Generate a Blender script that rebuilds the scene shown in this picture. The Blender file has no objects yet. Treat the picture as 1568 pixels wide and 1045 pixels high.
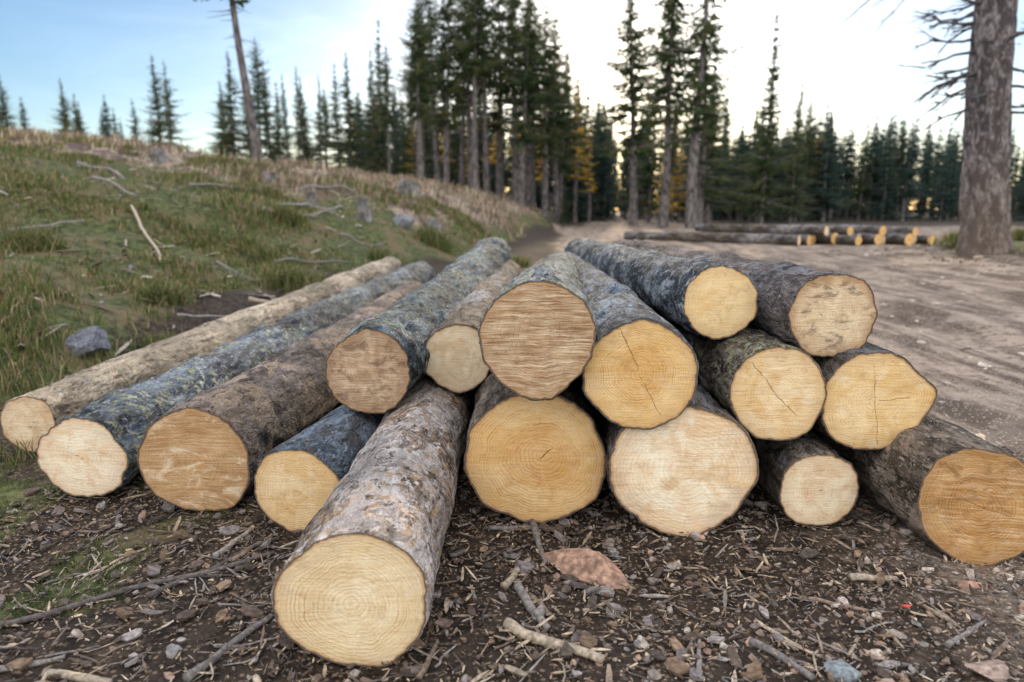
import bpy, math, random
import numpy as np
from mathutils import Vector, Matrix, Euler
random.seed(7); rng=np.random.default_rng(11)
sc=bpy.context.scene
sc.view_settings.view_transform='Standard'; sc.view_settings.look='None'; sc.view_settings.exposure=0
COL=sc.collection

# ------------------------------------------------------------ noise
def _h(ix,iy,iz,s):
    n=(ix.astype(np.int64)*374761393+iy.astype(np.int64)*668265263+iz.astype(np.int64)*2147483647+s*1274126177)&0xffffffff
    n=((n^(n>>13))*1274126177)&0xffffffff
    n=(n^(n>>16))
    return (n&0xffff)/65535.0
def vn(x,y,z=0.0,s=0):
    x=np.asarray(x,float);y=np.asarray(y,float)+0*x;z=np.asarray(z,float)+0*x
    x0=np.floor(x);y0=np.floor(y);z0=np.floor(z)
    fx=x-x0;fy=y-y0;fz=z-z0
    fx=fx*fx*(3-2*fx);fy=fy*fy*(3-2*fy);fz=fz*fz*(3-2*fz)
    r=0
    for a in (0,1):
        for b in (0,1):
            for c in (0,1):
                w=(fx if a else 1-fx)*(fy if b else 1-fy)*(fz if c else 1-fz)
                r=r+w*_h(x0+a,y0+b,z0+c,s)
    return r*2-1
def sstep(a,b,x):
    t=np.clip((x-a)/(b-a),0,1); return t*t*(3-2*t)

# ------------------------------------------------------------ terrain
RY=np.array([-12,2,6,12,20,34,66,110,400.]); RX=np.array([4.4,4.6,4.7,4.4,4.5,6.8,10.5,15,60.])
def road_c(y): return np.interp(y,RY,RX)
def edge_x(y): return -2.75+0.15*(np.clip(y,0,45)-2.7)
def ground_h(x,y):
    x=np.asarray(x,float);y=np.asarray(y,float)
    w=np.clip(edge_x(y)-x+0.35*vn(x*.5,y*.5,0,3),0,None)
    g=np.clip(.2+.04*y,0.15,1.0)
    h=1.5*(1-np.exp(-w/2.5))*g+6.0*(1-np.exp(-.1*w/6.0*1.15))
    h=h+np.clip(w,0,1)*(.15*vn(x*.7,y*.7,0,5)+.09*vn(x*1.9,y*1.9,0,6))*np.clip(y/8,.3,1.4)
    wr=sstep(6.2,9,x)*sstep(5,11,y)*(1-sstep(13,17,y))
    h=h+.36*wr+.05*wr*vn(x,y,0,8)
    rd=np.abs(x-road_c(y))
    near=.5+.5*sstep(2.5,4,rd)
    h=h+near*(.022*vn(x*2.3,y*2.3,0,9)+.010*vn(x*6,y*6,0,10))*(1-sstep(20,40,y))
    for o in(-1.0,.8):   # wheel ruts
        h=h-.07*np.exp(-((x-road_c(y)-o-.1*np.sin(y*.9))/.25)**2)+.03*np.exp(-((x-road_c(y)-o-.45-.1*np.sin(y*.9))/.2)**2)
    h=h+.03*vn(x*1.3,y*.7,0,12)*(1-sstep(.5,3.6,rd))
    return h
def gz(x,y): return float(ground_h(np.array([x]),np.array([y]))[0])

# ------------------------------------------------------------ mesh helper
def mesh_np(name,V,faces,mats=(),col=None,smooth=False,midx=None,uv=None):
    me=bpy.data.meshes.new(name)
    V=np.asarray(V,dtype=np.float32)
    me.vertices.add(len(V)); me.vertices.foreach_set('co',V.ravel())
    loops=np.concatenate([np.asarray(f,dtype=np.int32).ravel() for f in faces])
    tot=np.concatenate([np.full(len(f),np.asarray(f).shape[1],dtype=np.int32) for f in faces])
    st=np.concatenate([[0],np.cumsum(tot)[:-1]]).astype(np.int32)
    me.loops.add(len(loops)); me.loops.foreach_set('vertex_index',loops)
    me.polygons.add(len(tot)); me.polygons.foreach_set('loop_start',st)
    if midx is not None: me.polygons.foreach_set('material_index',np.asarray(midx,dtype=np.int32))
    me.polygons.foreach_set('use_smooth',np.full(len(tot),smooth))
    me.update(calc_edges=True)
    if col is not None:
        a=me.color_attributes.new('Col','FLOAT_COLOR','POINT')
        c=np.ones((len(V),4),dtype=np.float32); c[:,:col.shape[1]]=col
        a.data.foreach_set('color',c.ravel())
    if uv is not None:
        u=me.uv_layers.new(name='UVMap')
        u.data.foreach_set('uv',np.asarray(uv,dtype=np.float32)[loops].ravel())
    for m in mats: me.materials.append(m)
    me.validate(); 
    return me
def obj(name,me,parent=None,loc=None):
    o=bpy.data.objects.new(name,me); COL.objects.link(o)
    if parent: o.parent=parent
    if loc is not None: o.location=loc
    return o

# ------------------------------------------------------------ material helper
class NT:
    def __init__(s,name):
        s.m=bpy.data.materials.new(name); s.m.use_nodes=True
        s.t=s.m.node_tree; s.t.nodes.clear()
        s.out=s.t.nodes.new('ShaderNodeOutputMaterial')
    def n(s,typ,**k):
        nd=s.t.nodes.new(typ)
        for a,b in k.items(): setattr(nd,a,b)
        return nd
    def set(s,sock,v):
        if isinstance(v,bpy.types.NodeSocket): s.t.links.new(v,sock)
        elif isinstance(v,(tuple,list)) and len(v)==3 and sock.type=='RGBA': sock.default_value=(*v,1)
        else: sock.default_value=v
    def math(s,op,a,b=0.0,c=None,clamp=False):
        nd=s.n('ShaderNodeMath',operation=op,use_clamp=clamp); s.set(nd.inputs[0],a); s.set(nd.inputs[1],b)
        if c is not None: s.set(nd.inputs[2],c)
        return nd.outputs[0]
    def vmath(s,op,a,b=(0,0,0)):
        nd=s.n('ShaderNodeVectorMath',operation=op); s.set(nd.inputs[0],a)
        if op=='SCALE': s.set(nd.inputs['Scale'],b)
        else: s.set(nd.inputs[1],b)
        return nd.outputs['Value'] if op in('LENGTH','DOT_PRODUCT') else nd.outputs[0]
    def mix(s,f,a,b,mode='MIX'):
        nd=s.n('ShaderNodeMix',data_type='RGBA',blend_type=mode); s.set(nd.inputs[0],f); s.set(nd.inputs[6],a); s.set(nd.inputs[7],b)
        return nd.outputs[2]
    def noise(s,vec,scale,detail=4,rough=.55,dist=0.0,col=False):
        nd=s.n('ShaderNodeTexNoise'); s.set(nd.inputs['Vector'],vec); nd.inputs['Scale'].default_value=scale
        nd.inputs['Detail'].default_value=detail; nd.inputs['Roughness'].default_value=rough; nd.inputs['Distortion'].default_value=dist
        return nd.outputs['Color' if col else 'Fac']
    def rng(s,v,a,b,c=0.0,d=1.0):
        nd=s.n('ShaderNodeMapRange',interpolation_type='SMOOTHSTEP'); s.set(nd.inputs[0],v)
        for i,x in enumerate((a,b,c,d)): nd.inputs[i+1].default_value=x
        return nd.outputs[0]
    def mapv(s,vec,scale=(1,1,1),rot=(0,0,0),loc=(0,0,0)):
        nd=s.n('ShaderNodeMapping'); s.set(nd.inputs['Vector'],vec); nd.inputs['Scale'].default_value=scale
        nd.inputs['Rotation'].default_value=rot; nd.inputs['Location'].default_value=loc
        return nd.outputs[0]
    def coord(s,w='Object'): return s.n('ShaderNodeTexCoord').outputs[w]
    def attr(s,nm='Col'): return s.n('ShaderNodeAttribute',attribute_name=nm)
    def finish(s,color,rough=.85,height=None,bstr=.5,bdist=.01,spec=.3,transl=0):
        p=s.n('ShaderNodeBsdfPrincipled'); s.set(p.inputs['Base Color'],color); s.set(p.inputs['Roughness'],rough)
        p.inputs['Specular IOR Level'].default_value=spec
        if height is not None:
            b=s.n('ShaderNodeBump'); b.inputs['Strength'].default_value=bstr; b.inputs['Distance'].default_value=bdist
            s.set(b.inputs['Height'],height); s.t.links.new(b.outputs[0],p.inputs['Normal'])
        sh=p.outputs[0]
        if transl:
            df=s.n('ShaderNodeBsdfDiffuse'); s.set(df.inputs[0],color); sh=df.outputs[0]
            t=s.n('ShaderNodeBsdfTranslucent'); s.set(t.inputs[0],color)
            m=s.n('ShaderNodeMixShader'); m.inputs[0].default_value=transl
            s.t.links.new(sh,m.inputs[1]); s.t.links.new(t.outputs[0],m.inputs[2]); sh=m.outputs[0]
        s.t.links.new(sh,s.out.inputs[0]); return s.m

def mat_vcol(name,rough=.9,nscale=60,bump=.4,bd=.003):
    t=NT(name); a=t.attr().outputs['Color']; nz=t.noise(t.coord(),nscale,2)
    c=t.mix(1.0,a,t.rng(nz,.3,.7,.6,1.3),'MULTIPLY')
    return t.finish(c,rough,nz,bump,bd)
def mat_leaf(name,tr):
    t=NT(name); return t.finish(t.attr().outputs['Color'],transl=tr)
M_stone=mat_vcol('stone',.85,nscale=55); M_chip=mat_vcol('wood_chip',.85,nscale=80)
M_grass=mat_leaf('grass_blade',.3); M_fol=mat_leaf('needle_foliage',.4); M_yel=mat_leaf('autumn_foliage',.6)

def mat_trunk():
    t=NT('conifer_bark'); o=t.coord(); v=t.mapv(o,(6,6,1.5))
    n=t.noise(v,2.5,3); c=t.mix(t.rng(n,.35,.65),(.05,.042,.042),(.19,.165,.155))
    return t.finish(c,.95,n,.6,.03)
M_trunk=mat_trunk()
def mat_snag():
    t=NT('dead_tree_bark'); o=t.coord()
    n=t.noise(t.mapv(o,(3,3,1.4)),2.6,5,.62,.9); n2=t.noise(t.mapv(o,(9,9,3)),3,5,.65)
    c=t.mix(t.rng(n,.44,.58),(.085,.068,.068),(.36,.31,.30)); c=t.mix(t.rng(n2,.42,.60,0,.8),c,(.085,.07,.072))
    g=t.n('ShaderNodeSeparateXYZ'); t.set(g.inputs[0],o)
    c=t.mix(t.rng(g.outputs[2],0,2.2,.55,0.0),c,(.20,.14,.095))
    return t.finish(c,.9,n2,1.0,.08)
M_snag=mat_snag()
t=NT('dead_twig'); M_twig=t.finish(t.mix(t.noise(t.coord(),8,2),(.04,.038,.042),(.10,.09,.09)),.9)

def mat_ground():
    t=NT('ground_soil'); o=t.coord(); a=t.attr(); sp=t.n('ShaderNodeSeparateColor'); t.set(sp.inputs[0],a.outputs['Color'])
    G,S,R=sp.outputs
    n1=t.noise(o,1.6,5,.6); n2=t.noise(o,14,5,.65); n3=t.noise(o,60,3,.6)
    vo=t.n('ShaderNodeTexVoronoi'); t.set(vo.inputs['Vector'],o); vo.inputs['Scale'].default_value=75
    vs=t.n('ShaderNodeSeparateColor'); t.set(vs.inputs[0],vo.outputs['Color']); vd=vo.outputs['Distance']
    soil=t.mix(t.rng(n2,.3,.7),(.012,.009,.007),(.055,.038,.028))
    soil=t.mix(t.math('MULTIPLY',t.rng(vs.outputs[0],.66,.74),t.rng(vd,.5,.3)),soil,(.17,.12,.08))
    soil=t.mix(t.rng(n3,.52,.7,0,.5),soil,(.12,.085,.06))
    gr=t.mix(t.rng(n2,.35,.65),(.028,.034,.014),(.11,.12,.045)); gr=t.mix(t.rng(n1,.45,.62,0,.75),gr,(.15,.105,.06))
    st=t.mix(t.rng(n2,.35,.65),(.13,.09,.07),(.40,.31,.22)); st=t.mix(t.rng(n1,.46,.58,0,.85),st,(.09,.06,.062))
    rn=t.noise(t.mapv(o,(1.8,.35,1)),2.4,6,.62)
    rd=t.mix(t.rng(rn,.40,.60),(.10,.07,.052),(.33,.25,.19)); rd=t.mix(t.rng(n2,.46,.66,0,.8),rd,(.08,.056,.043))
    rd=t.mix(t.rng(n1,.5,.7,0,.45),rd,(.42,.33,.26))
    rd=t.mix(t.math('MULTIPLY',t.rng(vs.outputs[1],.7,.76),t.rng(vd,.5,.3)),rd,(.42,.34,.27))
    w=t.math('MULTIPLY',t.math('SUBTRACT',n2,.5),.8)
    c=t.mix(t.rng(t.math('ADD',R,w),.3,.7),soil,rd)
    c=t.mix(t.rng(t.math('ADD',G,w),.3,.7),c,gr)
    c=t.mix(t.rng(t.math('ADD',S,w),.3,.7),c,st)
    hgt=t.math('ADD',t.math('MULTIPLY',n2,1.0),t.math('ADD',t.math('MULTIPLY',n3,.6),t.math('MULTIPLY',vd,-.3)))
    return t.finish(c,.95,hgt,1.0,.02,spec=.15)
M_ground=mat_ground()
def ground_mask(x,y):
    e=edge_x(y); w=e-x+.5*vn(x*.8,y*.8,0,21)
    grass=sstep(-.25,.7,w)
    straw=sstep(13,18,y+1.5*vn(x*.3,y*.3,0,22)+.25*np.clip(-x-6,0,10))*sstep(.3,1.6,w)*(.8+.4*vn(x*.4,y*.4,0,24))
    fg=sstep(-.75,-1.15,x+.35*vn(x*2.2,y*2.2,0,23))*(y<2.6)*sstep(-.1,.35,vn(x*2.8,y*2.8,0,27)+.25)
    rg=sstep(7.6,9,x)*sstep(7,10,y)*(1-sstep(15,18,y))
    grass=np.maximum(np.maximum(grass,fg*.9),rg)
    rd=np.abs(x-road_c(y)+.4*vn(x*.6,y*.6,0,25))
    road=1-sstep(2.6,4.2,rd)
    road=np.maximum(road,sstep(1.3,2.6,x)*(1-rg)*(1-.8*sstep(30,46,y+2*vn(x*.3,y*.3,0,29))))
    return np.stack([grass,straw,road*(1-grass)],-1)
def spaced(lo,hi,c,d0,g):
    xs=[c]; d=d0
    while xs[-1]<hi: xs.append(xs[-1]+d); d*=g
    ys=[c]; d=d0
    while ys[-1]>lo: ys.append(ys[-1]-d); d*=g
    return np.array(sorted(set(xs+ys[1:])))
gx=spaced(-420,420,0,.035,1.022); gy=spaced(-40,700,1.9,.035,1.022)
X,Y=np.meshgrid(gx,gy); Z=ground_h(X,Y)
ny,nx=X.shape; idx=np.arange(nx*ny).reshape(ny,nx)
F=np.stack([idx[:-1,:-1],idx[:-1,1:],idx[1:,1:],idx[1:,:-1]],-1).reshape(-1,4)
V=np.stack([X,Y,Z],-1).reshape(-1,3)
obj('ground',mesh_np('ground',V,[F],[M_ground],ground_mask(X,Y).reshape(-1,3),True))
ys=np.concatenate([np.arange(2.5,14,.06),np.arange(14,34,.15),np.arange(34,110,.8)])
us=np.linspace(-1,1,121); U,YY=np.meshgrid(us,ys)
hw=2.9+.35*vn(YY*.35,U*0+3,0,31); XX=road_c(YY)+U*hw
fade=np.clip((1-np.abs(U))/.08,0,1)*np.clip((YY-2.5)/.4,0,1)
ZZ=ground_h(XX,YY)-.06+.085*fade
idx=np.arange(U.size).reshape(U.shape)
F=np.stack([idx[:-1,:-1],idx[:-1,1:],idx[1:,1:],idx[1:,:-1]],-1).reshape(-1,4)
obj('dirt_road',mesh_np('dirt_road',np.stack([XX,YY,ZZ],-1).reshape(-1,3),[F],[M_ground],ground_mask(XX,YY).reshape(-1,3),True))

# ------------------------------------------------------------ log materials
def mat_face(name,ca,cb,rings=20,ringamt=.3,stain=0,staincol=(.13,.075,.04),saw=.3,sawang=0.5,crack=None,pith=(0,0),seed=0,heart=0,streak=0.25,edge=.28,dirt=.4):
    t=NT(name); uv=t.coord('UV'); sd=(seed*3.7,seed*1.3,seed*.7)
    p=t.vmath('SUBTRACT',uv,(pith[0],pith[1],0))
    dn=t.vmath('SCALE',t.vmath('SUBTRACT',t.noise(t.vmath('ADD',p,sd),1.8,2,col=True),(.5,.5,.5)),.20)
    rho=t.vmath('LENGTH',t.vmath('ADD',p,dn)); sp=t.n('ShaderNodeSeparateXYZ'); t.set(sp.inputs[0],p)
    big=t.noise(t.vmath('ADD',uv,sd),1.6,5,.62,.9)
    c=t.mix(t.rng(big,.38,.62),ca,cb)
    if heart: c=t.mix(t.rng(rho,.66,.40,0,heart),c,tuple(x*y for x,y in zip(ca,(.86,.68,.48))))
    rr=t.math('ADD',t.math('MULTIPLY',rho,rings*5.0),t.math('MULTIPLY',t.math('POWER',rho,2.0),rings*2.2))
    s=t.rng(t.math('SINE',rr),-.4,1.0)
    rn=t.n('ShaderNodeTexNoise'); rn.noise_dimensions='1D'; t.set(rn.inputs['W'],t.math('ADD',t.math('MULTIPLY',rho,11.0),seed)); rn.inputs['Detail'].default_value=3
    rmod=t.rng(t.noise(t.vmath('ADD',uv,(5,seed,1)),2.5,3),.35,.65,.25,1.0)
    ramt=t.math('MULTIPLY',t.math('MULTIPLY',t.math('MULTIPLY',s,t.rng(rn.outputs['Fac'],.35,.65,.2,1.25)),rmod),ringamt)
    c=t.mix(ramt,c,t.mix(1.0,c,(.58,.40,.25),'MULTIPLY'))
    c=t.mix(t.rng(rn.outputs['Fac'],.50,.72,0,ringamt),c,t.mix(1.0,c,(.76,.58,.40),'MULTIPLY'))
    ang=t.math('ARCTAN2',sp.outputs[1],sp.outputs[0])
    cb2=t.n('ShaderNodeCombineXYZ'); t.set(cb2.inputs[0],t.math('MULTIPLY',t.math('COSINE',ang),1.7)); t.set(cb2.inputs[1],t.math('MULTIPLY',t.math('SINE',ang),1.7)); t.set(cb2.inputs[2],t.math('MULTIPLY',rho,1.6))
    ra=t.noise(t.vmath('ADD',cb2.outputs[0],sd),1.5,4,.6)
    c=t.mix(t.math('MULTIPLY',t.rng(ra,.52,.70),t.math('MULTIPLY',t.rng(rho,.03,.3),streak)),c,(.90,.79,.62))
    sv=t.mapv(t.vmath('ADD',uv,t.vmath('SCALE',dn,.3)),(1.3,22,1),(0,0,sawang),sd); sw=t.noise(sv,1.3,5,.7,.2)
    c=t.mix(t.rng(sw,.46,.66,0,min(1,saw*1.2)),c,t.mix(1.0,c,(.52,.38,.28),'MULTIPLY'))
    c=t.mix(t.rng(sw,.50,.30,0,saw*.7),c,(.90,.80,.64))
    if stain:
        sn=t.noise(t.vmath('ADD',t.mapv(uv,(1,1.7,1),(0,0,sawang)),sd),1.9,7,.72,.7)
        c=t.mix(t.rng(sn,.60-stain*.22,.74-stain*.22,0,.85),c,staincol)
    if edge:
        en=t.math('ADD',t.vmath('LENGTH',uv),t.math('MULTIPLY',t.math('SUBTRACT',big,.5),1.3))
        c=t.mix(t.rng(en,.66,1.02,0,edge),c,tuple(x*y for x,y in zip(ca,(.50,.36,.26))))
    dt=t.noise(t.vmath('ADD',uv,(seed,9,seed*2)),3.4,6,.74,.4)
    c=t.mix(t.rng(dt,.50,.66,0,dirt),c,t.mix(1.0,c,(.66,.52,.40),'MULTIPLY'))
    fn=t.noise(uv,26,4,.7); c=t.mix(t.rng(fn,.50,.70,0,.38),c,t.mix(1.0,c,(.60,.44,.30),'MULTIPLY'))
    c=t.mix(t.rng(rho,.022,.010,0,.7),c,(.25,.12,.05))
    hg=t.math('ADD',t.math('MULTIPLY',sw,.9),t.math('ADD',t.math('MULTIPLY',fn,.35),t.math('MULTIPLY',s,.10)))
    if crack:
        for (ang0,l0,l1,wd,strength) in crack:
            cv=t.mapv(t.vmath('ADD',p,t.vmath('SCALE',dn,.8)),(1,1,1),(0,0,-ang0)); cs=t.n('ShaderNodeSeparateXYZ'); t.set(cs.inputs[0],cv)
            ofs=t.math('ADD',cs.outputs[1],t.math('MULTIPLY',t.math('SUBTRACT',t.noise(t.vmath('ADD',uv,sd),9,3),.5),.07))
            wv=t.math('MULTIPLY',t.rng(t.noise(t.vmath('ADD',uv,sd),5,3),.3,.7,.3,1.4),wd)
            m=t.rng(t.math('DIVIDE',t.math('ABSOLUTE',ofs),wv),1.0,.2); m=t.math('MULTIPLY',m,t.math('MULTIPLY',t.rng(cs.outputs[0],l0,l0+.06),t.rng(cs.outputs[0],l1,l1-.06)))
            m=t.math('MULTIPLY',m,strength); c=t.mix(m,c,(.30,.15,.055)); hg=t.math('SUBTRACT',hg,t.math('MULTIPLY',m,1.6))
    r0=t.vmath('LENGTH',uv); rj=t.math('ADD',r0,t.math('MULTIPLY',t.math('SUBTRACT',t.noise(uv,6,5,.7),.5),.08))
    c=t.mix(t.rng(rj,.925,.965,0,.6),c,(.42,.23,.10)); c=t.mix(t.rng(rj,.965,.983,0,.9),c,(.10,.07,.052))
    return t.finish(c,.75,hg,.55,.006,spec=.15)

def mat_bark(name,dark,light,patch=(.3,.3,.33),pamt=.3,lichen=.2,lcol=(.22,.25,.12),flake=.4,seed=0,along=.35,pale=(.38,.39,.40)):
    t=NT(name); o=t.vmath('ADD',t.coord(),(seed*2.3,seed*5.1,seed))
    wv=t.vmath('ADD',o,t.vmath('SCALE',t.noise(o,9,2,col=True),.05)); ov=t.mapv(wv,(1,along,1))
    n1=t.noise(ov,8,6,.72,.3); n2=t.noise(ov,44,4,.68); n3=t.noise(t.mapv(wv,(1,.6,1)),4.2,6,.72,.6); n4=t.noise(o,30,5,.7)
    n6=t.noise(t.mapv(wv,(1,along*1.1,1)),15,5,.72,.5); n7=t.noise(ov,2.6,4,.6,.3)
    fs=t.noise(t.mapv(wv,(1,.12,1)),30,3,.6)
    c=t.mix(t.rng(n1,.38,.60),dark,light)
    c=t.mix(t.rng(n3,.60-.22*pamt,.63-.22*pamt,0,.88),c,t.mix(t.rng(n2,.4,.6),patch,tuple(x*.65 for x in patch)))
    c=t.mix(t.rng(n6,.535,.57,0,.65),c,tuple(x*.8 for x in dark))
    c=t.mix(t.rng(n6,.44,.41,0,.4),c,tuple(min(1,x*1.35) for x in light))
    c=t.mix(t.rng(fs,.56,.66,0,.6),c,tuple(x*.5 for x in dark))
    c=t.mix(t.rng(n2,.54,.66,0,flake),c,tuple(min(1,x*1.6+.02) for x in light))
    c=t.mix(t.rng(n2,.46,.36,0,.8),c,tuple(x*.4 for x in dark))
    c=t.mix(t.math('MULTIPLY',t.rng(n4,.54,.58),t.rng(n3,.40+.22*lichen,.30+.22*lichen,0,.85)),c,lcol)
    n5=t.noise(o,34,5,.72,.2); c=t.mix(t.rng(n5,.63-.07*lichen,.67-.07*lichen,0,.75),c,pale)
    c=t.mix(1.0,c,t.rng(n7,.32,.68,.60,1.35),'MULTIPLY')
    hg=t.math('ADD',t.math('MULTIPLY',t.rng(n6,.40,.56),-.5),t.math('ADD',t.math('MULTIPLY',fs,-.6),t.math('ADD',t.math('MULTIPLY',n2,.9),t.math('ADD',t.math('MULTIPLY',n1,1.0),t.math('MULTIPLY',n4,.5)))))
    return t.finish(c,.9,hg,1.0,.022,spec=.2)

# ------------------------------------------------------------ log mesh
def log_mesh(name,L,r0,r1,seed,fm,bm,na=112,sx=1.0,sz=1.0,wob=.035,rough=.006,tilt=(0,0),bend=.03,step=1.0,bulge=None):
    yy=[0,.003,.008]; d=.012*step
    while yy[-1]<L-.01: yy.append(min(L,yy[-1]+d)); d=min(d*1.05,.045*step)
    yy=np.array(yy); th=np.linspace(0,2*np.pi,na,endpoint=False)
    T,Yy=np.meshgrid(th,yy); s=seed*17.0
    cx,cz=np.cos(T),np.sin(T)
    lob=wob*(vn(cx*1.1+s,cz*1.1,Yy*.25,1)*1.3+.6*vn(cx*2.4+s,cz*2.4,Yy*.5,2))
    R=(r0+(r1-r0)*Yy/L)*(1+lob)
    if bulge: 
        da=np.angle(np.exp(1j*(T-bulge[0]))); R=R*(1+bulge[1]*np.exp(-(da/bulge[2])**2)*np.exp(-Yy/.6))
    gx_,gz_=R*cx,R*cz
    b=(vn(gx_*22+s,gz_*22,Yy*11,3)+.8*vn(gx_*55+s,gz_*55,Yy*30,4)+1.2*vn(gx_*8+s,gz_*8,Yy*4,5))*rough
    pk=sstep(.25,.35,vn(gx_*9+s,gz_*9,Yy*5,7)); b=b-pk*rough*1.1
    kn=np.clip(vn(gx_*6+s,gz_*6,Yy*5,9)-.72,0,1)*.09; b=b+kn
    b=b*np.clip(.55+Yy/.05,0,1)
    R=R+b-.003*(Yy<.002)
    P=np.stack([R*cx*sx+bend*np.sin(Yy/L*3.1)*math.cos(s),Yy+0*R,R*cz*sz],-1)
    P[...,1]+= (P[...,0]*tilt[0]+P[...,2]*tilt[1])*np.exp(-Yy*3)
    nl=len(yy); side=P.reshape(-1,3)
    idx=np.arange(nl*na).reshape(nl,na); idr=np.roll(idx,-1,1)
    F=np.stack([idx[:-1],idr[:-1],idr[1:],idx[1:]],-1).reshape(-1,4)[:, ::-1]
    uv=[np.stack([cx,cz],-1).reshape(-1,2)]
    Vs=[side]; faces=[F]; mi=[np.ones(len(F))]
    base=len(side)
    for which,row in((0,0),(1,-1)):
        rhos=[1,.965,.9,.7,.5,.3,.12]; ring=P[row]; cen=ring.mean(0)
        for q in rhos:
            pts=cen+(ring-cen)*q
            if q<1: pts=pts+np.stack([0*th,.0015*vn(pts[:,0]*30+s,pts[:,2]*30),0*th],-1)
            Vs.append(pts); uv.append(np.stack([np.cos(th),np.sin(th)],-1)*q)
        Vs.append(cen[None]); uv.append(np.zeros((1,2)))
        nr=len(rhos); ii=base+np.arange(nr*na).reshape(nr,na); ir=np.roll(ii,-1,1)
        Q=np.stack([ii[:-1],ir[:-1],ir[1:],ii[1:]],-1).reshape(-1,4)
        c=base+nr*na; Tn=np.stack([ii[-1],ir[-1],np.full(na,c)],-1)
        if which==1: Q=Q[:,::-1];Tn=Tn[:,::-1]
        faces+=[Q,Tn]; mi+=[np.zeros(len(Q)),np.zeros(len(Tn))]
        base+=nr*na+1
    return mesh_np(name,np.concatenate(Vs),faces,[fm,bm],smooth=True,midx=np.concatenate(mi),uv=np.concatenate(uv))
def place_log(name,face,far,r0,r1,seed,fm,bm,parent=None,**k):
    a=Vector(face); b=Vector(far); L=(b-a).length
    o=obj(name,log_mesh(name,L,r0,r1,seed,fm,bm,**k),parent)
    y=(b-a).normalized(); x=y.cross(Vector((0,0,1))).normalized(); z=x.cross(y)
    m=Matrix((x,y,z)).transposed().to_4x4(); m.translation=a; o.matrix_world=m
    return o
BL=dict(dark=(.028,.035,.046),light=(.15,.18,.22))
BR=dict(dark=(.044,.032,.024),light=(.20,.158,.125),pale=(.34,.315,.29))
pale=((.76,.55,.31),(.84,.68,.46))
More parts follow.
